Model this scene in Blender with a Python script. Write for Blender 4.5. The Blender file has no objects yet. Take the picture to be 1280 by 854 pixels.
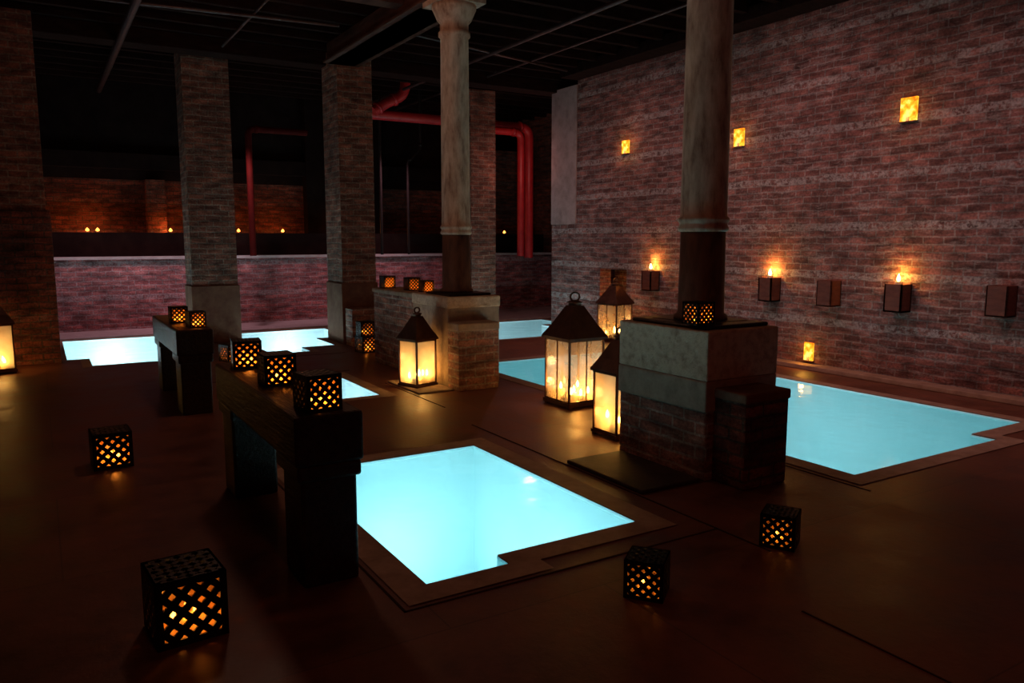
import bpy, bmesh, math, random
from mathutils import Vector, Matrix, Euler
random.seed(7)
scene=bpy.context.scene
COL=scene.collection
try:
    scene.view_settings.view_transform='Standard'
    scene.view_settings.look='None'
except Exception: pass

# ------------------------------------------------------------------ helpers
def new_mat(name):
    m=bpy.data.materials.new(name); m.use_nodes=True
    nt=m.node_tree; nt.nodes.clear()
    return m,nt
def N(nt,t,**kw):
    n=nt.nodes.new(t)
    for k,v in kw.items():
        if hasattr(n,k) and k not in n.inputs: setattr(n,k,v)
        else: n.inputs[k].default_value=v
    return n
def c4(c): return (c[0],c[1],c[2],1)
def ramp(nt,stops):
    r=nt.nodes.new('ShaderNodeValToRGB')
    e=r.color_ramp.elements
    e[0].position=stops[0][0]; e[0].color=c4(stops[0][1])
    e[1].position=stops[-1][0]; e[1].color=c4(stops[-1][1])
    for p,c in stops[1:-1]:
        x=e.new(p); x.color=c4(c)
    return r
def mixc(nt,fac,a,b,mode='MIX'):
    m=nt.nodes.new('ShaderNodeMix'); m.data_type='RGBA'; m.blend_type=mode
    for i,v in ((0,fac),(6,a),(7,b)):
        if hasattr(v,'links') or hasattr(v,'is_linked'): nt.links.new(v,m.inputs[i])
        elif i==0: m.inputs[0].default_value=v
        else: m.inputs[i].default_value=c4(v)
    return m.outputs[2]
def math2(nt,op,a,b):
    m=nt.nodes.new('ShaderNodeMath'); m.operation=op
    for i,v in ((0,a),(1,b)):
        if isinstance(v,(int,float)): m.inputs[i].default_value=v
        else: nt.links.new(v,m.inputs[i])
    return m.outputs[0]
def out(nt,sh):
    o=nt.nodes.new('ShaderNodeOutputMaterial'); nt.links.new(sh,o.inputs[0])

def brick_mat(name,ca,cb,mortar,white=0.35,whitecol=(.42,.36,.36),dirt=0.5,bump=1.0,band=1.0):
    m,nt=new_mat(name); L=nt.links.new
    uv=N(nt,'ShaderNodeUVMap')
    dn=N(nt,'ShaderNodeTexNoise',Scale=3.0,Detail=5.0)
    L(uv.outputs[0],dn.inputs['Vector'])
    vm=nt.nodes.new('ShaderNodeVectorMath'); vm.operation='SCALE'; vm.inputs['Scale'].default_value=.05
    L(dn.outputs['Color'],vm.inputs[0])
    va=nt.nodes.new('ShaderNodeVectorMath'); va.operation='ADD'
    L(uv.outputs[0],va.inputs[0]); L(vm.outputs[0],va.inputs[1])
    b=nt.nodes.new('ShaderNodeTexBrick')
    b.inputs['Scale'].default_value=1; b.inputs['Brick Width'].default_value=.24
    b.inputs['Row Height'].default_value=.088; b.inputs['Mortar Size'].default_value=.01
    b.inputs['Mortar Smooth'].default_value=.2; b.inputs['Bias'].default_value=0
    b.inputs['Color1'].default_value=c4(ca); b.inputs['Color2'].default_value=c4(cb); b.inputs['Mortar'].default_value=c4(mortar)
    L(va.outputs[0],b.inputs['Vector'])
    mp5=N(nt,'ShaderNodeMapping'); mp5.inputs['Scale'].default_value=(4,11,1); L(va.outputs[0],mp5.inputs[0])
    n5=N(nt,'ShaderNodeTexNoise',Scale=1.0,Detail=2.0); L(mp5.outputs[0],n5.inputs['Vector'])
    r5=ramp(nt,[(.3,(.45,.42,.42)),(.5,(1,1,1)),(.68,(1.7,1.55,1.5))]); L(n5.outputs['Fac'],r5.inputs[0])
    c=mixc(nt,1.0,b.outputs['Color'],r5.outputs[0],'MULTIPLY')
    # lime-washed remnants: ragged horizontal streaks
    mp=N(nt,'ShaderNodeMapping'); mp.inputs['Scale'].default_value=(1.3,7,1); L(va.outputs[0],mp.inputs[0])
    n1=N(nt,'ShaderNodeTexNoise',Scale=1.3,Detail=12.0,Roughness=.85); L(mp.outputs[0],n1.inputs['Vector'])
    r1=ramp(nt,[(.52,(0,0,0)),(.6,(white,)*3)]); L(n1.outputs['Fac'],r1.inputs[0])
    c=mixc(nt,r1.outputs[0],c,whitecol)
    sp=N(nt,'ShaderNodeSeparateXYZ'); L(va.outputs[0],sp.inputs[0])
    md=math2(nt,'MODULO',sp.outputs[1],.616); lt=math2(nt,'LESS_THAN',md,.088)
    n3=N(nt,'ShaderNodeTexNoise',Scale=12.0,Detail=6.0,Roughness=.75); L(uv.outputs[0],n3.inputs['Vector'])
    r3=ramp(nt,[(.44,(0,0,0)),(.54,(min(1,white*1.5*band),)*3)]); L(n3.outputs['Fac'],r3.inputs[0])
    c=mixc(nt,math2(nt,'MULTIPLY',lt,r3.outputs[0]),c,whitecol)
    n2=N(nt,'ShaderNodeTexNoise',Scale=.7,Detail=7.0,Roughness=.65); L(uv.outputs[0],n2.inputs['Vector'])
    r2=ramp(nt,[(.35,(1-dirt,)*3),(.6,(1,1,1))]); L(n2.outputs['Fac'],r2.inputs[0])
    c=mixc(nt,1.0,c,r2.outputs[0],'MULTIPLY')
    n4=N(nt,'ShaderNodeTexNoise',Scale=34.0,Detail=5.0,Roughness=.7); L(uv.outputs[0],n4.inputs['Vector'])
    r4=ramp(nt,[(.32,(.5,.5,.5)),(.68,(1.35,1.35,1.35))]); L(n4.outputs['Fac'],r4.inputs[0])
    c=mixc(nt,1.0,c,r4.outputs[0],'MULTIPLY')
    p=N(nt,'ShaderNodeBsdfPrincipled',Roughness=.85); L(c,p.inputs['Base Color'])
    p.inputs['Specular IOR Level'].default_value=.3
    h=math2(nt,'MULTIPLY',b.outputs['Fac'],-1.3)
    h=math2(nt,'ADD',h,math2(nt,'MULTIPLY',n4.outputs['Fac'],1.0)); h=math2(nt,'ADD',h,math2(nt,'MULTIPLY',n5.outputs['Fac'],1.6))
    bp=N(nt,'ShaderNodeBump',Strength=bump,Distance=.03); L(h,bp.inputs['Height']); L(bp.outputs[0],p.inputs['Normal'])
    out(nt,p.outputs[0]); return m

def noise_mat(name,stops,scale=6,rough=.8,stretch=(1,1,1),bump=.3,metal=0,dist=.02,detail=6,spec=.5):
    m,nt=new_mat(name); L=nt.links.new
    tc=N(nt,'ShaderNodeTexCoord'); mp=N(nt,'ShaderNodeMapping'); mp.inputs['Scale'].default_value=stretch
    L(tc.outputs['Object'],mp.inputs[0])
    n=N(nt,'ShaderNodeTexNoise',Scale=float(scale),Detail=float(detail),Roughness=.65); L(mp.outputs[0],n.inputs['Vector'])
    r=ramp(nt,stops); L(n.outputs['Fac'],r.inputs[0])
    p=N(nt,'ShaderNodeBsdfPrincipled',Roughness=rough,Metallic=metal); L(r.outputs[0],p.inputs['Base Color'])
    p.inputs['Specular IOR Level'].default_value=spec
    bp=N(nt,'ShaderNodeBump',Strength=bump,Distance=dist); L(n.outputs['Fac'],bp.inputs['Height']); L(bp.outputs[0],p.inputs['Normal'])
    out(nt,p.outputs[0]); return m

def emis(name,col,s):
    m,nt=new_mat(name); e=N(nt,'ShaderNodeEmission',Strength=float(s)); e.inputs[0].default_value=c4(col); out(nt,e.outputs[0]); return m

def glow_glass(name,col,transp=.45,tcol=(1,.9,.75),nlow=.6):
    m,nt=new_mat(name); L=nt.links.new
    t=N(nt,'ShaderNodeBsdfTransparent'); t.inputs[0].default_value=c4(tcol)
    tl=N(nt,'ShaderNodeBsdfTranslucent'); 
    tc=N(nt,'ShaderNodeTexCoord'); n=N(nt,'ShaderNodeTexNoise',Scale=7.0,Detail=4.0); L(tc.outputs['Object'],n.inputs['Vector'])
    r=ramp(nt,[(.3,tuple(x*nlow for x in col)),(.7,col)]); L(n.outputs['Fac'],r.inputs[0]); L(r.outputs[0],tl.inputs[0])
    mx=N(nt,'ShaderNodeMixShader',Fac=transp); L(tl.outputs[0],mx.inputs[1]); L(t.outputs[0],mx.inputs[2])
    g=N(nt,'ShaderNodeBsdfGlossy',Roughness=.1); g.inputs[0].default_value=(1,1,1,1)
    mx2=N(nt,'ShaderNodeMixShader',Fac=.06); L(mx.outputs[0],mx2.inputs[1]); L(g.outputs[0],mx2.inputs[2])
    out(nt,mx2.outputs[0]); return m

class MB:
    def __init__(s,name,loc=(0,0,0),rz=0):
        s.name=name; s.loc=Vector(loc); s.rz=rz; s.bm=bmesh.new(); s.mats=[]
    def mi(s,m):
        if m not in s.mats: s.mats.append(m)
        return s.mats.index(m)
    def box(s,x0,y0,z0,x1,y1,z1,mat,rot=None,pivot=None):
        M=Matrix.Translation(((x0+x1)/2,(y0+y1)/2,(z0+z1)/2))@Matrix.Diagonal((x1-x0,y1-y0,z1-z0,1))
        if rot is not None:
            pv=Vector(pivot) if pivot else Vector(((x0+x1)/2,(y0+y1)/2,(z0+z1)/2))
            M=Matrix.Translation(pv)@rot.to_matrix().to_4x4()@Matrix.Translation(-pv)@M
        r=bmesh.ops.create_cube(s.bm,size=1,matrix=M); i=s.mi(mat)
        for f in {f for v in r['verts'] for f in v.link_faces}: f.material_index=i
        return r['verts']
    def lathe(s,prof,mat,c=(0,0,0),seg=32,smooth=True,M=None):
        i=s.mi(mat); rings=[]
        for r,z in prof:
            ring=[]
            for k in range(seg):
                a=2*math.pi*k/seg; v=Vector((r*math.cos(a),r*math.sin(a),z))
                if M: v=M@v
                ring.append(s.bm.verts.new(v+Vector(c)))
            rings.append(ring)
        for a,b in zip(rings[:-1],rings[1:]):
            for k in range(seg):
                f=s.bm.faces.new((a[k],a[(k+1)%seg],b[(k+1)%seg],b[k])); f.material_index=i; f.smooth=smooth
        for ring,fl in ((rings[0],True),(rings[-1],False)):
            f=s.bm.faces.new(ring[::-1] if fl else ring); f.material_index=i
    def frustum(s,w0,z0,w1,z1,mat,c=(0,0)):
        i=s.mi(mat); q=((-1,-1),(1,-1),(1,1),(-1,1))
        a=[s.bm.verts.new((c[0]+x*w0/2,c[1]+y*w0/2,z0)) for x,y in q]; b=[s.bm.verts.new((c[0]+x*w1/2,c[1]+y*w1/2,z1)) for x,y in q]
        fs=[s.bm.faces.new((a[k],a[(k+1)%4],b[(k+1)%4],b[k])) for k in range(4)]
        fs+= [s.bm.faces.new(a[::-1]),s.bm.faces.new(b)]
        for f in fs: f.material_index=i
    def quad(s,pts,mat):
        f=s.bm.faces.new([s.bm.verts.new(p) for p in pts]); f.material_index=s.mi(mat); return f
    def done(s,bevel=0,parent=None,recalc=True,smoothshade=False):
        if recalc: bmesh.ops.recalc_face_normals(s.bm,faces=s.bm.faces)
        uvl=s.bm.loops.layers.uv.new('UVMap')
        for f in s.bm.faces:
            n=f.normal; ax=max(range(3),key=lambda k:abs(n[k]))
            for l in f.loops:
                p=l.vert.co+s.loc
                l[uvl].uv=(p.y,p.z) if ax==0 else ((p.x,p.z) if ax==1 else (p.x,p.y))
        me=bpy.data.meshes.new(s.name); s.bm.to_mesh(me); s.bm.free()
        for m in s.mats: me.materials.append(m)
        ob=bpy.data.objects.new(s.name,me); COL.objects.link(ob); ob.location=s.loc; ob.rotation_euler=(0,0,s.rz)
        if bevel:
            b=ob.modifiers.new('bevel','BEVEL'); b.width=bevel; b.segments=2; b.limit_method='ANGLE'
        if parent: ob.parent=parent
        return ob
def light(name,kind,loc,e,col,rad=.03,parent=None,target=None,spot=None,blend=.6):
    l=bpy.data.lights.new(name,kind); l.energy=e; l.color=col
    if kind!='AREA': l.shadow_soft_size=rad
    if spot: l.spot_size=math.radians(spot); l.spot_blend=blend
    o=bpy.data.objects.new(name,l); COL.objects.link(o); o.location=loc
    if target:
        o.rotation_euler=(Vector(target)-Vector(loc)).to_track_quat('-Z','Y').to_euler()
    if parent: o.parent=parent
    return o

# ------------------------------------------------------------------ materials
BR_WALL=brick_mat('brick_right_wall',(.34,.145,.12),(.17,.07,.06),(.29,.22,.2),white=.55,whitecol=(.5,.42,.39),dirt=.4)
BR_PIL=brick_mat('brick_pillar',(.32,.12,.075),(.16,.06,.04),(.27,.19,.14),white=.3,whitecol=(.38,.3,.24),dirt=.5,band=.6)
BR_BACK=brick_mat('brick_back_wall',(.45,.17,.17),(.3,.105,.11),(.36,.26,.27),white=.4,whitecol=(.5,.42,.44),dirt=.45)
BR_BLK=brick_mat('brick_pier',(.36,.16,.115),(.24,.105,.075),(.36,.28,.23),white=.4,whitecol=(.44,.35,.28),dirt=.3,band=.5)
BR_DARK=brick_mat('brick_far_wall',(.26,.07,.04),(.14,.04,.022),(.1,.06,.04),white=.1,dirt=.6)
CONC=noise_mat('pale_concrete',[(.3,(.32,.22,.15)),(.5,(.52,.39,.28)),(.7,(.62,.48,.34))],16,.9,bump=.9,dist=.03,spec=.2)
STONE=noise_mat('grey_stone',[(.3,(.2,.14,.1)),(.55,(.3,.22,.16)),(.75,(.36,.27,.2))],9,.85,bump=.4,spec=.2)
STONED=noise_mat('stained_stone',[(.3,(.09,.035,.022)),(.55,(.15,.07,.045)),(.75,(.2,.11,.07))],5,.9,bump=.4,spec=.1)
PLAST=noise_mat('aged_plaster',[(.3,(.26,.19,.18)),(.6,(.42,.31,.29)),(.8,(.3,.22,.2))],5,.9,bump=.3,spec=.2)
COLP=noise_mat('aged_column_paint',[(.32,(.16,.085,.055)),(.45,(.34,.23,.16)),(.6,(.5,.36,.26)),(.78,(.38,.26,.18))],6,.55,stretch=(2.2,2.2,.6),bump=.25,detail=9,spec=.3)
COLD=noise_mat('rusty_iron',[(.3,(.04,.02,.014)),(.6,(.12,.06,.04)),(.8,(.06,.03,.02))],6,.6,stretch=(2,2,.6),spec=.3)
WOOD=noise_mat('dark_timber',[(.3,(.01,.004,.0025)),(.6,(.028,.011,.006)),(.8,(.014,.006,.0035))],5,.4,stretch=(6,.7,6),bump=.6,spec=.12)
WOODR=noise_mat('reddish_box_wood',[(.3,(.09,.025,.015)),(.7,(.16,.048,.03))],6,.6,stretch=(1,1,4),spec=.3)
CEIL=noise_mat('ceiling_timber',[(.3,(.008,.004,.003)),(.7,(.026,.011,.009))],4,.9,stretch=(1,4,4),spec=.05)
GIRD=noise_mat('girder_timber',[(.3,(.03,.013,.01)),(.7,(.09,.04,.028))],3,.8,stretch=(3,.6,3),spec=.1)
METAL=noise_mat('black_iron',[(.3,(.008,.006,.006)),(.7,(.018,.013,.012))],12,.45,metal=.3,bump=.15,spec=.3)
COND=noise_mat('conduit_steel',[(.3,(.05,.03,.028)),(.7,(.1,.07,.07))],8,.45,metal=.5,bump=.1)
ROOFM=noise_mat('bronze_metal',[(.3,(.07,.032,.02)),(.7,(.14,.065,.04))],8,.4,metal=.7,bump=.15)
PLATE=noise_mat('base_plate_iron',[(.3,(.012,.011,.012)),(.7,(.035,.03,.03))],8,.4,metal=.6)
REDP=noise_mat('red_pipe_paint',[(.3,(.34,.014,.018)),(.7,(.55,.028,.03))],5,.4,bump=.1)
REDD=noise_mat('shaded_red_pipe_paint',[(.3,(.04,.005,.004)),(.7,(.07,.007,.006))],5,.6,bump=.1,spec=.05)  # same red darkened in the colour to imitate dim lighting on this pipe
RIM=noise_mat('pool_rim_stone',[(.3,(.25,.16,.11)),(.6,(.38,.26,.185)),(.8,(.44,.31,.22))],7,.6,bump=.15,spec=.25)
RIML=noise_mat('pale_pool_rim',[(.3,(.3,.26,.26)),(.7,(.42,.37,.37))],7,.7,bump=.15)
DARK=noise_mat('dark_groove',[(.3,(.03,.015,.01)),(.7,(.05,.026,.018))],7,.9,spec=.1)
WAX=noise_mat('candle_wax',[(.3,(.75,.6,.38)),(.7,(.85,.72,.5))],9,.5,bump=.05)
FLAME=emis('candle_flame',(1,.6,.16),30)
FLAMEO=emis('amber_candle_flame',(1,.33,.05),5)
WAXO=noise_mat('amber_candle_wax',[(.3,(.6,.25,.08)),(.7,(.7,.32,.1))],9,.5,bump=.05)
LINER=glow_glass('amber_liner',(1,.38,.07),.4,(1,.6,.25),.35)
PANE=glow_glass('frosted_lantern_glass',(1,.85,.6),.5,(1,.93,.78),.8)
PANE2=glow_glass('hazy_lantern_glass',(1,.8,.6),.68,(1,.95,.85),.8)
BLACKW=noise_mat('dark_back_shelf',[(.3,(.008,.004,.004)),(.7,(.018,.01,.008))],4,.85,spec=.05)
SLAB=noise_mat('dark_slab',[(.3,(.03,.02,.017)),(.7,(.06,.04,.032))],6,.6,spec=.2)
TILE=noise_mat('pool_tile',[(.3,(.72,.88,.9)),(.7,(.78,.93,.95))],2,.5,bump=0)

def floor_mat():
    m,nt=new_mat('brown_floor_slabs'); L=nt.links.new
    uv=N(nt,'ShaderNodeUVMap')
    b=nt.nodes.new('ShaderNodeTexBrick'); b.offset=.37
    for k,v in (('Scale',1),('Brick Width',2.3),('Row Height',1.45),('Mortar Size',.005),('Mortar Smooth',.3)): b.inputs[k].default_value=v
    b.inputs['Color1'].default_value=(.155,.058,.034,1); b.inputs['Color2'].default_value=(.13,.049,.029,1); b.inputs['Mortar'].default_value=(.09,.036,.023,1)
    L(uv.outputs[0],b.inputs['Vector'])
    n=N(nt,'ShaderNodeTexNoise',Scale=1.6,Detail=10.0,Roughness=.72); L(uv.outputs[0],n.inputs['Vector'])
    r=ramp(nt,[(.3,(.4,.36,.36)),(.5,(1,1,1)),(.7,(1.5,1.45,1.45))]); L(n.outputs['Fac'],r.inputs[0])
    c=mixc(nt,1.0,b.outputs['Color'],r.outputs[0],'MULTIPLY')
    p=N(nt,'ShaderNodeBsdfPrincipled'); L(c,p.inputs['Base Color'])
    r2=ramp(nt,[(.3,(.32,)*3),(.7,(.58,)*3)]); L(n.outputs['Fac'],r2.inputs[0]); L(r2.outputs[0],p.inputs['Roughness'])
    p.inputs['Specular IOR Level'].default_value=.3
    n2=N(nt,'ShaderNodeTexNoise',Scale=18.0,Detail=6.0,Roughness=.7); L(uv.outputs[0],n2.inputs['Vector'])
    bp=N(nt,'ShaderNodeBump',Strength=.25,Distance=.01); L(n2.outputs['Fac'],bp.inputs['Height']); L(bp.outputs[0],p.inputs['Normal'])
    out(nt,p.outputs[0]); return m
FLOOR=floor_mat()

def water_mat(name,col,s,tint=(.45,.92,.97),fac=.5):
    m,nt=new_mat(name); L=nt.links.new
    t=N(nt,'ShaderNodeBsdfTransparent'); t.inputs[0].default_value=c4(tint)
    e=N(nt,'ShaderNodeEmission',Strength=float(s)); e.inputs[0].default_value=c4(col)  # even emission stands in for lamplight scattered through the water
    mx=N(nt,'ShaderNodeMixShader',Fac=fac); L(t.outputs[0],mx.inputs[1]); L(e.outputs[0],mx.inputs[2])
    g=N(nt,'ShaderNodeBsdfGlossy',Roughness=.1)
    tc=N(nt,'ShaderNodeTexCoord'); n=N(nt,'ShaderNodeTexNoise',Scale=2.5,Detail=2.0); L(tc.outputs['Object'],n.inputs['Vector'])
    bp=N(nt,'ShaderNodeBump',Strength=.15,Distance=.05); L(n.outputs['Fac'],bp.inputs['Height']); L(bp.outputs[0],g.inputs['Normal'])
    fr=N(nt,'ShaderNodeFresnel',IOR=1.33); L(bp.outputs[0],fr.inputs['Normal'])
    mx2=N(nt,'ShaderNodeMixShader'); L(fr.outputs[0],mx2.inputs[0]); L(mx.outputs[0],mx2.inputs[1]); L(g.outputs[0],mx2.inputs[2])
    out(nt,mx2.outputs[0]); return m
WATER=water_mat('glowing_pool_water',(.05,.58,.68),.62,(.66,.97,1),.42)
WATERP=water_mat('pale_glowing_pool_water',(.3,.62,.7),.65,(.88,.97,1))

# ------------------------------------------------------------------ pools + floor
pools={
 'centre':[(1.54,3.48,3.0,5.55),(1.54,3.35,2.02,3.48)],
 'right':[(4.97,3.6,7.79,9.3),(4.97,3.38,6.92,3.6)],
 'small':[(1.95,7.95,3.13,9.4)],
 'a':[(.26,12.6,1.75,15.0),(.54,11.85,1.75,12.6)],
 'b':[(2.9,11.7,3.5,12.2),(2.9,12.2,4.05,13.2),(2.9,13.2,4.65,14.65)],
 'c':[(6.2,11.4,8.6,13.0),(6.2,13.0,9.2,13.9)]}
X0,X1,Y0,Y1=-4.0,11.0,-3.0,16.2
def inr(r,x,y): return r[0]<x<r[2] and r[1]<y<r[3]
allr=[r for v in pools.values() for r in v]
xs=sorted({X0,X1}|{r[0] for r in allr}|{r[2] for r in allr})
ys=sorted({Y0,Y1}|{r[1] for r in allr}|{r[3] for r in allr})
fb=MB('floor')
for i in range(len(xs)-1):
    for j in range(len(ys)-1):
        cx,cy=(xs[i]+xs[i+1])/2,(ys[j]+ys[j+1])/2
        if any(inr(r,cx,cy) for r in allr): continue
        fb.quad([(xs[i],ys[j],0),(xs[i+1],ys[j],0),(xs[i+1],ys[j+1],0),(xs[i],ys[j+1],0)],FLOOR)
bmesh.ops.remove_doubles(fb.bm,verts=fb.bm.verts,dist=1e-4)
fo=fb.done(recalc=False)

def cells(rs,extra=()):
    xs=sorted({r[0] for r in list(rs)+list(extra)}|{r[2] for r in list(rs)+list(extra)}); ys=sorted({r[1] for r in list(rs)+list(extra)}|{r[3] for r in list(rs)+list(extra)})
    return xs,ys,{(i,j) for i in range(len(xs)-1) for j in range(len(ys)-1) if any(inr(r,(xs[i]+xs[i+1])/2,(ys[j]+ys[j+1])/2) for r in rs)}
def make_pool(key,water,rim,rw,depth=1.1,lamps=(),steps=(),e=30,lc=(.8,.97,1)):
    rs=pools[key]; xs,ys,cl=cells(rs)
    b=MB('plunge_pool')
    for i,j in cl:
        x0,x1,y0,y1=xs[i],xs[i+1],ys[j],ys[j+1]
        b.quad([(x0,y0,-depth),(x1,y0,-depth),(x1,y1,-depth),(x0,y1,-depth)],TILE)
        for di,dj,p,q in ((-1,0,(x0,y1),(x0,y0)),(1,0,(x1,y0),(x1,y1)),(0,-1,(x0,y0),(x1,y0)),(0,1,(x1,y1),(x0,y1))):
            if (i+di,j+dj) in cl: continue
            b.quad([(p[0],p[1],-.0),(q[0],q[1],-.0),(q[0],q[1],-depth),(p[0],p[1],-depth)],TILE)
    ex=[(r[0]-rw,r[1]-rw,r[2]+rw,r[3]+rw) for r in rs]
    X,Y,C=cells(ex,rs)
    for i,j in C:
        mx,my=(X[i]+X[i+1])/2,(Y[j]+Y[j+1])/2
        if any(inr(r,mx,my) for r in rs): continue
        b.quad([(X[i],Y[j],.006),(X[i+1],Y[j],.006),(X[i+1],Y[j+1],.006),(X[i],Y[j+1],.006)],rim)
    for s in steps: b.box(*s,TILE)
    ob=b.done(recalc=False)
    w=MB('water')
    for i,j in cl: w.quad([(xs[i],ys[j],-.012),(xs[i+1],ys[j],-.012),(xs[i+1],ys[j+1],-.012),(xs[i],ys[j+1],-.012)],water)
    bmesh.ops.remove_doubles(w.bm,verts=w.bm.verts,dist=1e-4)
    w.done(recalc=False,parent=ob)
    for k,l in enumerate(lamps):
        light('pool_lamp_%d'%k,'POINT',l[:3],l[3] if len(l)>3 else e,lc,.08,ob)
    return ob
make_pool('centre',WATER,RIM,.17,lamps=[(2.3,5.0,-.72,17,),(2.55,4.2,-.6,9)],steps=[(1.54,3.35,-1.1,2.02,3.7,-.35)])
make_pool('right',WATER,RIM,.17,lamps=[(5.7,7.2,-.6,16),(6.8,5.8,-.55,12),(5.7,4.9,-.55,15)],steps=[(4.97,3.38,-1.1,6.92,3.95,-.4),(4.97,3.95,-1.1,6.92,4.3,-.7)])
make_pool('small',WATERP,RIM,.15,lamps=[(2.6,8.7,-.4,22)])
make_pool('a',WATERP,RIM,.12,lamps=[(1.0,13.0,-.4,36),(1.0,14.5,-.35,45)])
make_pool('b',WATERP,RIM,.12,lamps=[(3.5,12.8,-.4,26),(3.9,14.2,-.35,40)])
make_pool('c',WATERP,RIM,.12,lamps=[(7.6,12.3,-.4,40)])
g=MB('trim_1')
for r in ((3.33,2.75,3.342,6.2),(1.33,3.14,1.342,5.8),(1.33,3.14,3.34,3.15),(4.74,3.1,4.75,5.0),(1.7,9.7,3.4,9.712),(3.45,7.0,3.46,8.6),(2.2,11.3,3.9,11.312),(2.9,.6,2.908,2.2)):
    g.box(r[0],r[1],-.004,r[2],r[3],.004,DARK)
g.done()
s=MB('trim_2'); s.box(3.36,3.85,0,3.9,4.72,.03,SLAB); s.box(3.5,7.75,0,3.95,8.65,.02,STONE); s.done(bevel=.01)

# ------------------------------------------------------------------ shell
CH=5.0
w=MB('wall_right'); w.box(8.75,-3.0,0,9.0,12.05,CH,BR_WALL); w.box(8.75,12.05,0,9.0,12.87,2.0,BR_WALL); w.box(8.73,12.05,2.0,9.0,12.87,4.55,PLAST); wr=w.done()
cut=MB('cutter'); cut.box(8.6,10.55,.0,9.4,11.3,1.18,BR_WALL); co=cut.done()
md=wr.modifiers.new('door','BOOLEAN'); md.object=co; md.operation='DIFFERENCE'; md.solver='EXACT'
bpy.context.view_layer.update()
dg=bpy.context.evaluated_depsgraph_get(); nm=bpy.data.meshes.new_from_object(wr.evaluated_get(dg)); wr.modifiers.clear(); wr.data=nm
bpy.data.objects.remove(co)
d=MB('door_1',(9.35,10.92,0)); d.box(0,-.7,0,.05,.7,1.5,BR_BLK); d.box(-.34,-.5,1.2,0,.5,1.3,STONE); d.done()
light('doorway_lamp','POINT',(9.15,10.7,.5),10,(1,.4,.12),.05)
w=MB('trim_3'); w.box(8.55,-3,0,8.75,12.0,.06,RIM); w.done(bevel=.01)
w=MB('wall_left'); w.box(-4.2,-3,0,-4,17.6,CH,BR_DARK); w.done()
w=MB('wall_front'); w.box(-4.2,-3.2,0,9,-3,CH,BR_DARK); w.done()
w=MB('wall_back'); w.box(-4,16.2,0,11,16.45,1.34,BR_BACK); w.box(-4,16.12,1.34,11,16.5,1.39,RIML); w.box(-4,15.1,0,2,16.2,.03,RIML); w.box(2,14.85,0,6,16.2,.03,RIML); w.box(6,14.05,0,11,16.2,.03,RIML)
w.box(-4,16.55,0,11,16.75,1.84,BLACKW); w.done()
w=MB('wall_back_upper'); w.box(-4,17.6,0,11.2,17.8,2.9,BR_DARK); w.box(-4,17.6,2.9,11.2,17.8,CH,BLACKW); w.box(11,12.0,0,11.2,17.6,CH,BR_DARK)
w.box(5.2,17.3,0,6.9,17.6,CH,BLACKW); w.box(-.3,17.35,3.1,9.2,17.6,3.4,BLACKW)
w.box(1.95,17.3,1.5,2.3,17.6,2.9,BR_DARK); w.box(9.7,17.0,1.5,10.9,17.6,3.9,BR_DARK); w.done()
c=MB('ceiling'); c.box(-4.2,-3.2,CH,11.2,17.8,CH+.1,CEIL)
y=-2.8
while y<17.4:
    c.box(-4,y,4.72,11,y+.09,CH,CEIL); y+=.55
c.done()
b=MB('ceiling_girder',(0,0,0)); b.box(4.05,-3,4.42,4.5,12.2,4.72,GIRD); b.box(3.98,-3,4.42,4.57,12.2,4.46,GIRD); b.done(bevel=.01)
b=MB('ceiling_girder'); b.box(-4,12.7,4.5,11,13.1,4.72,CEIL); b.done(bevel=.01)
b=MB('ceiling_girder'); b.box(-4,9.2,4.56,4.05,9.45,4.72,GIRD); b.done(bevel=.01)
b=MB('ceiling_girder'); b.box(8.35,-3,4.62,8.75,12.05,4.8,CEIL); b.done(bevel=.01)
for x,z,rr in ((6.3,4.6,.03),(2.6,4.6,.018),(1.2,4.5,.05),(7.2,4.64,.02)):
    b=MB('ceiling_conduit'); b.lathe([(rr,-2.8),(rr,17)],COND,(x,0,z),10,M=Matrix.Rotation(-math.pi/2,4,'X')); b.done()
for x,y,z,l,ang in ((4.7,10.6,4.62,3.5,.25),(-.5,11.0,4.55,4.2,-.12),(5.0,7.6,4.66,3.2,-.3)):
    b=MB('ceiling_conduit'); b.lathe([(.022,0),(.022,l)],COND,(x,y,z),10,M=Matrix.Rotation(ang,4,'Z')@Matrix.Rotation(math.pi/2,4,'Y')); b.done()

# ------------------------------------------------------------------ pillars
def pillar(x0,y0,x1,y1,top=CH-.3,foot=None):
    cx,cy=(x0+x1)/2,(y0+y1)/2
    b=MB('brick_pillar',(cx,cy,0)); hx,hy=(x1-x0)/2,(y1-y0)/2
    b.box(-hx,-hy,0,hx,hy,top,BR_PIL)
    if foot: b.box(-hx-foot[0],-hy-foot[0],0,hx+foot[0],hy+foot[0],foot[1],foot[2])
    return b.done(bevel=.008)
pillar(-1.0,12.45,.14,13.2,foot=(.05,2.1,BR_DARK))
pillar(2.12,13.5,2.84,14.1,foot=(.02,.95,STONED))
pillar(4.2,12.2,4.78,12.95,foot=(.02,1.0,STONED))
pillar(7.6,14.1,8.18,14.7)
b=MB('low_brick_pier',(4.5,12.0,0)); b.box(-.28,-.16,0,.26,.17,.6,BR_BLK); b.done(bevel=.01)

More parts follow.
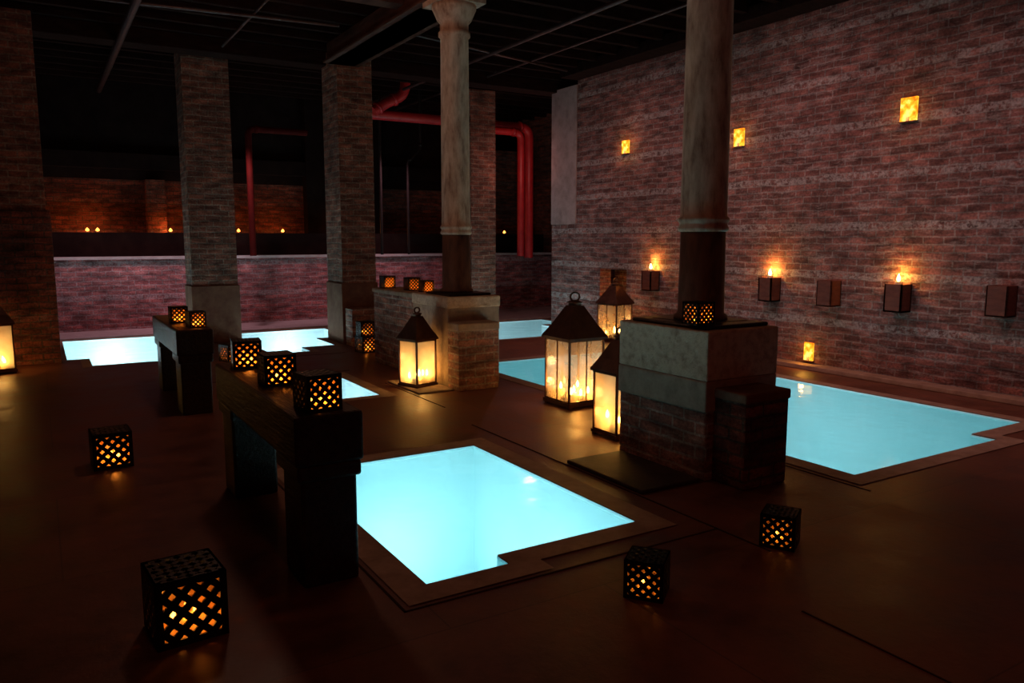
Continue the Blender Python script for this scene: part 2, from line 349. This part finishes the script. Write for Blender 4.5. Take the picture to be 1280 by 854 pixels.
def column(x,y,zb):
    b=MB('iron_column',(x,y,zb))
    z=lambda v:v-zb
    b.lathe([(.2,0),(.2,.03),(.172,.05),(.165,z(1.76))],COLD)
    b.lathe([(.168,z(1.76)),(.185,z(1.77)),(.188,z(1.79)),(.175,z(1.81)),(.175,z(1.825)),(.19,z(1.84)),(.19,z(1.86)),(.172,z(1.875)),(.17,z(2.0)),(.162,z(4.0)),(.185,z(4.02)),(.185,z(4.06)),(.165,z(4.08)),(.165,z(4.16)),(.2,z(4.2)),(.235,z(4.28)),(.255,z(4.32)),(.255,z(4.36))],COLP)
    b.box(-.27,-.27,z(4.36),.27,.27,z(4.42),COLP)
    return b.done()
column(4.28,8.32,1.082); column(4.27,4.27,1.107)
b=MB('masonry_pier',(4.27,4.28,0))
b.box(-.35,-.44,0,.35,.5,.52,BR_BLK); b.box(-.365,-.45,.5,.36,.51,.72,STONE); b.box(-.36,-.45,.72,.36,.51,1.07,CONC)
b.box(-.27,-.73,0,.16,-.42,.62,BR_DARK); b.box(-.28,-.74,.6,.17,-.42,.67,STONED)
b.box(-.31,-.38,1.07,.33,.42,1.1,PLATE); b.box(-.22,-.25,1.08,.26,.3,1.105,PLATE)
b.done(bevel=.02)
b=MB('masonry_pier',(4.3,8.4,0))
b.box(-.34,-.48,0,.34,.5,1.0,STONE); b.box(-.35,-.49,.92,.35,.51,1.05,CONC)
b.box(-.34,-.74,0,.18,-.46,.7,BR_BLK); b.box(-.35,-.75,.68,.19,-.46,.77,STONE)
b.box(-.33,.48,0,.3,1.85,1.0,BR_BLK); b.box(-.35,.48,.98,.32,1.87,1.04,STONE)
b.box(-.28,-.4,1.05,.28,.25,1.08,PLATE)
b.done(bevel=.02)

# ------------------------------------------------------------------ timber benches
def bench(x,y0,y1,h=.87):
    cy=(y0+y1)/2; b=MB('timber_bench',(x,cy,0)); l=(y1-y0)/2
    b.box(-.17,-l,h-.25,.17,l,h,WOOD)
    b.box(-.14,-l+.03,0,.14,-l+.36,h-.25,WOOD); b.box(-.16,-l+.01,h-.33,.16,-l+.42,h-.25,WOOD)
    b.box(-.14,l-.33,0,.14,l-.02,h-.25,WOOD); b.box(-.16,l-.4,h-.33,.16,l,h-.25,WOOD)
    return b.done(bevel=.015)
bench(1.15,3.58,5.5); bench(1.25,7.95,9.75,.84)

# ------------------------------------------------------------------ perforated cube lanterns
def cube(x,y,z,s,rz=0,e=1.0,col=(1,.42,.1)):
    b=MB('perforated_cube_lantern'); S=.5; br=.1; a=S-br; t=.02
    faces=[Matrix.Rotation(k*math.pi/2,4,'Z')@Matrix.Translation((0,-S+t,S))@Matrix.Rotation(math.pi/2,4,'X') for k in range(4)]
    faces.append(Matrix.Translation((0,0,2*S-t)))
    b.mi(METAL)
    def fbox(M,cx,cy,hx,hy,ang):
        m=M@Matrix.Translation((cx,cy,0))@Matrix.Rotation(ang,4,'Z')@Matrix.Diagonal((2*hx,2*hy,2*t,1))
        bmesh.ops.create_cube(b.bm,size=1,matrix=m)
    step=2*a/3.0; bw=step/math.sqrt(2)*.54/2
    for M in faces:
        for sx,sy,hx,hy in ((0,-S+br/2,S-.001,br/2),(0,S-br/2,S-.001,br/2),(-S+br/2,0,br/2,S-.002),(S-br/2,0,br/2,S-.002)):
            fbox(M,sx,sy,hx,hy,0)
        for sg in (1,-1):
            for k in range(-4,4):
                c=(k+.5)*step
                if abs(c)>=2*a-.01: continue
                x0=max(-a,c-a); x1=min(a,c+a); y0=sg*(c-x0); y1=sg*(c-x1)
                fbox(M,(x0+x1)/2,(y0+y1)/2,math.hypot(x1-x0,y1-y0)/2+bw*.6,bw,math.atan2(y1-y0,x1-x0))
    b.box(-S+.02,-S+.02,.0,S-.02,S-.02,.04,METAL)
    q=S-.06
    for k in range(4):
        R=Matrix.Rotation(k*math.pi/2,4,'Z')
        b.quad([R@Vector(p) for p in ((-q,-q,.05),(q,-q,.05),(q,-q,.92),(-q,-q,.92))],LINER)
    for cx,cy,h in ((0,0,.22),(.18,.14,.15),(-.16,.1,.17)):
        b.lathe([(.1,.04),(.1,h)],WAX,(cx,cy,0),16)
        b.lathe([(.012,h),(.04,h+.05),(.035,h+.11),(.004,h+.2)],FLAME,(cx,cy,0),10)
    bmesh.ops.scale(b.bm,vec=(s,s,s),verts=b.bm.verts)
    o=b.done(recalc=False); o.location=(x,y,z+.001); o.rotation_euler=(0,0,math.radians(rz))
    light('candle_light','POINT',(0,-.12*s,.36*s),e*.8,col,.04*s,o)
    return o
cube(.45,3.5,0,.29,4,1.5); cube(.38,6.5,0,.27,2,2.6)
cube(2.42,2.72,0,.19,38,.25); cube(3.47,2.8,0,.19,30,.3)
for (x,y,rz) in ((1.14,3.73,6),(1.14,4.5,0),(1.13,5.22,-8)): cube(x,y,.87,.18,rz,1.8)
cube(1.3,8.18,.84,.16,5,1.8); cube(1.22,8.75,.84,.17,0,1.8)
cube(4.1,10.05,1.04,.17,0,2); cube(4.2,9.45,1.04,.17,0,2); cube(4.22,9.05,1.04,.15,0,2)
cube(3.98,4.0,1.106,.16,0,1.6)
cube(4.2,11.2,0,.25,8,3); cube(4.2,11.22,.25,.22,0,.8); cube(4.55,11.5,0,.25,0,1.5)

# ------------------------------------------------------------------ tall glass lanterns
def tall(x,y,w,h,rz=0,e=8,col=(1,.56,.19),mull=False,hi=.45,PN=None):
    PN=PN or PANE
    b=MB('glass_floor_lantern',(x,y,0),math.radians(rz))
    k=w/2; zb=.05*h; zt=.6*h
    b.box(-k*1.06,-k*1.06,.02,k*1.06,k*1.06,zb,ROOFM)
    for sx in(-1,1):
        for sy in(-1,1):
            b.box(sx*k*.9-.02,sy*k*.9-.02,0,sx*k*.9+.02,sy*k*.9+.02,.02,ROOFM)
            p=.009; b.box(sx*(k-p)-p,sy*(k-p)-p,zb,sx*(k-p)+p,sy*(k-p)+p,zt,ROOFM)
    q=k-.012
    for a in range(4):
        R=Matrix.Rotation(a*math.pi/2,4,'Z')
        b.quad([R@Vector(p) for p in ((-q,-q,zb),(q,-q,zb),(q,-q,zt),(-q,-q,zt))],PN)
        bars=[(-k,-k,zb,k,-k+.02,zb+.015),(-k,-k,zt-.015,k,-k+.02,zt)]
        if mull: bars.append((-.005,-k,zb,.005,-k+.012,zt))
        for bx in bars:
            vs=b.box(*bx,ROOFM); bmesh.ops.transform(b.bm,matrix=R,verts=vs)
    b.box(-k*1.12,-k*1.12,zt,k*1.12,k*1.12,zt+.02*h,ROOFM)
    b.frustum(w*1.12,zt+.02*h,w*.78,zt+.12*h,ROOFM); b.frustum(w*.78,zt+.12*h,w*.3,zt+.29*h,ROOFM)
    b.lathe([(w*.15,zt+.29*h),(w*.15,zt+.31*h),(w*.2,zt+.32*h),(w*.08,zt+.335*h),(.012,zt+.34*h)],ROOFM,seg=20)
    R0=w*.1; cz=zt+.34*h+R0*.7; seg=20; tr=.009; i=b.mi(ROOFM); rg=[]
    for s in range(seg):
        A=2*math.pi*s/seg; rg.append([b.bm.verts.new((math.cos(A)*(R0+tr*math.cos(B))*1.3,tr*math.sin(B),cz+math.sin(A)*(R0+tr*math.cos(B)))) for B in [2*math.pi*t/8 for t in range(8)]])
    for s in range(seg):
        for t in range(8):
            f=b.bm.faces.new((rg[s][t],rg[(s+1)%seg][t],rg[(s+1)%seg][(t+1)%8],rg[s][(t+1)%8])); f.material_index=i; f.smooth=True
    random.seed(int(x*100))
    for cx,cy in ((0,0),(-.5,-.45),(.45,-.5),(.5,.4),(-.4,.5),(0,-.55)):
        ch=zb+random.uniform(.04,.11)*h; r=.09*w
        b.lathe([(r,zb),(r,ch)],WAX,(cx*k,cy*k,0),14)
        b.lathe([(.004,ch),(.016,ch+.018),(.013,ch+.04),(.002,ch+.07)],FLAME,(cx*k,cy*k,0),8)
    o=b.done(recalc=False)
    light('candle_light','POINT',(0,0,zb+.3*h),e*hi,col,.05,o)
    light('candle_light','POINT',(.1*k,-.3*k,zb+.1*h),e*.65,(1,.4,.06),.03,o)
    return o
tall(3.7,8.2,.31,.93,18,8,hi=.35)
tall(4.69,6.47,.44,1.16,0,14,mull=True,hi=.2,PN=PANE2)
tall(4.26,5.2,.33,.95,0,7,hi=.35)
tall(8.3,10.3,.42,1.05,12,5,mull=True,hi=.3,PN=PANE2)
tall(-.56,11.9,.4,1.05,10,8)
cube(2.25,11.35,0,.24,20,8)

# ------------------------------------------------------------------ wall boxes with candles
def wallbox(y,z,s=1,lit=1):
    b=MB('wall_candle_box',(8.75,y,z)); w=.11*s; h=.165*s; d=.2
    b.box(-d,-w,-h,0,-w+.02,h,WOODR); b.box(-d,w-.02,-h,0,w,h,WOODR); b.box(-d,-w,-h,-d+.02,w,h,WOODR); b.box(-.02,-w,-h,0,w,h,WOODR); b.box(-d,-w,-h,0,w,-h+.02,WOODR)
    b.box(-d+.02,-w+.02,h-.06,-.02,w-.02,h-.04,WOODR)
    if lit:
        b.lathe([(.04,h-.04),(.04,h+.03)],WAX,(-d/2,0,0),16)
        b.lathe([(.006,h+.03),(.022,h+.05),(.018,h+.075),(.002,h+.12)],FLAME,(-d/2,0,0),10)
    o=b.done(bevel=.004)
    if lit: light('candle_light','POINT',(-d*.45,0,h+.11),9*lit,(1,.38,.05),.02,o)
wallbox(9.81,1.03,1,1.3); wallbox(7.35,1.02,1,1.3); wallbox(6.4,1.02,1,0); wallbox(5.46,1.02,1,.9); wallbox(4.3,1.06,1,0)
def amber():
    m,nt=new_mat('glowing_amber_niche'); L=nt.links.new
    tc=N(nt,'ShaderNodeTexCoord'); n=N(nt,'ShaderNodeTexNoise',Scale=11.0,Detail=4.0); L(tc.outputs['Object'],n.inputs['Vector'])
    r=ramp(nt,[(.35,(.8,.15,.005)),(.48,(1,.42,.02)),(.62,(1,.8,.15))]); L(n.outputs['Fac'],r.inputs[0])
    e=N(nt,'ShaderNodeEmission',Strength=1.7); L(r.outputs[0],e.inputs[0]); out(nt,e.outputs[0]); return m
AMB=amber()
def niche(y,z,w,h):
    b=MB('amber_wall_light',(8.75,y,z)); 
    b.box(-.03,-w/2,-h/2,0,w/2,h/2,AMB); b.box(-.05,-w/2-.008,-h/2-.012,0,w/2+.008,-h/2,WOODR)
    b.lathe([(.02,-h/2),(.02,-h/2+.05)],WAX,(-.03,0,0),12)
    o=b.done(bevel=.002); light('candle_light','POINT',(-.14,0,0),2.2,(1,.42,.06),.03,o)
niche(10.62,3.28,.18,.22); niche(8.08,3.16,.18,.25); niche(5.52,3.2,.2,.27); niche(6.72,.22,.14,.24)

for x in (.83,2.27,3.56,4.46,1.0,6.0,9.9):
    b=MB('pillar_candle',(x,16.65,1.84)); b.lathe([(.03,0),(.03,.02)],WAXO,seg=14); b.lathe([(.005,.02),(.035,.035),(.028,.06),(.003,.09)],FLAMEO,seg=10); o=b.done()
    light('candle_light','POINT',(0,.5,.1),5.0 if x<5 else 4,(1,.28,.06),.02,o)

# ------------------------------------------------------------------ pipes
def pipe(name,pts,r,mat):
    cu=bpy.data.curves.new(name,'CURVE'); cu.dimensions='3D'; cu.bevel_depth=r; cu.bevel_resolution=5; cu.use_fill_caps=True
    sp=cu.splines.new('POLY'); P=[Vector(p) for p in pts]; res=[P[0]]
    for a,b_,c_ in zip(P[:-2],P[1:-1],P[2:]):
        d1=(a-b_).normalized(); d2=(c_-b_).normalized(); q=min(r*2.2,(a-b_).length/2,(c_-b_).length/2)
        for t in range(7):
            t/=6; res.append((b_+d1*q)*(1-t)**2+b_*2*t*(1-t)+(b_+d2*q)*t*t)
    res.append(P[-1]); sp.points.add(len(res)-1)
    for i,p in enumerate(res): sp.points[i].co=(*p,1)
    cu.materials.append(mat); o=bpy.data.objects.new(name,cu); COL.objects.link(o)
    for p,a in zip(P[1:-1],P[:-2]):
        d=(a-p).normalized(); b=MB('flange'); q=d.to_track_quat('Z','Y').to_matrix().to_4x4()
        b.lathe([(r*1.22,-.03),(r*1.22,.03)],mat,tuple(p+d*r*2.4),16,M=q); f=b.done(); f.parent=o
    return o
pipe('red_pipe',[(5.2,14.9,4.16),(9.5,14.9,4.16),(9.5,14.9,1.3)],.1,REDP)
pipe('red_pipe',[(8.4,14.6,4.0),(9.1,14.6,4.0),(9.1,14.6,1.35)],.08,REDP)
pipe('red_pipe',[(5.7,14.5,4.15),(6.0,14.5,4.35),(6.35,14.5,4.5),(6.4,14.5,5.0)],.1,REDP)
pipe('red_pipe',[(4.6,15.2,3.75),(3.5,15.2,3.75),(3.5,15.2,1.4)],.06,REDD)
pipe('grey_conduit',[(7.0,15.2,4.8),(7.0,15.2,3.6),(6.7,15.2,3.3),(6.7,15.2,1.4)],.03,METAL)
pipe('grey_conduit',[(6.1,15.2,4.6),(6.1,15.2,1.4)],.03,METAL)

# ------------------------------------------------------------------ room lights, mostly added fill
P=(1,.5,.5)
for y,e in ((3.0,140),(6.5,175),(10.0,120)):
    light('wall_fill_spot','SPOT',(5.8,y,4.35),e,P,.1,target=(8.75,y+.3,1.0),spot=120,blend=1)  # added pinkish fill on the right wall, no fixture seen
for x in (1.0,3.2,6.3):
    light('back_fill_spot','SPOT',(x,14.6,3.6),190,(1,.5,.58),.15,target=(x,16.2,.4),spot=80,blend=1)  # added fill boosting the pool light on the low back wall
light('pipe_light','POINT',(8.6,13.4,3.2),14,(1,.4,.35),.1)  # bare point light beside the red pipes, no fixture
light('fill_light','POINT',(1.0,-1.5,3.9),46,(1,.22,.12),.3)  # added red fill for the foreground, not a real lamp
light('fill_light','POINT',(1.8,7.6,3.9),42,(1,.48,.31),.2)  # added warm fill for columns and floor, source unseen
light('fill_light','POINT',(2.2,4.2,3.9),8,(1,.45,.28),.2)  # weak added warm fill, source unseen

wd=bpy.data.worlds.new('World'); scene.world=wd; wd.use_nodes=True
wd.node_tree.nodes['Background'].inputs[0].default_value=(.01,.01,.015,1)

# ------------------------------------------------------------------ camera
cam=bpy.data.cameras.new('camera'); co=bpy.data.objects.new('camera',cam); COL.objects.link(co)
cam.sensor_width=36; cam.lens=970/1280*36; cam.clip_end=100
co.location=(0,0,1.7)
yaw=math.radians(31.3); p=math.radians(7.46)
Fd=Vector((math.sin(yaw)*math.cos(p),math.cos(yaw)*math.cos(p),-math.sin(p)))
co.rotation_euler=Fd.to_track_quat('-Z','Y').to_euler()
scene.camera=co
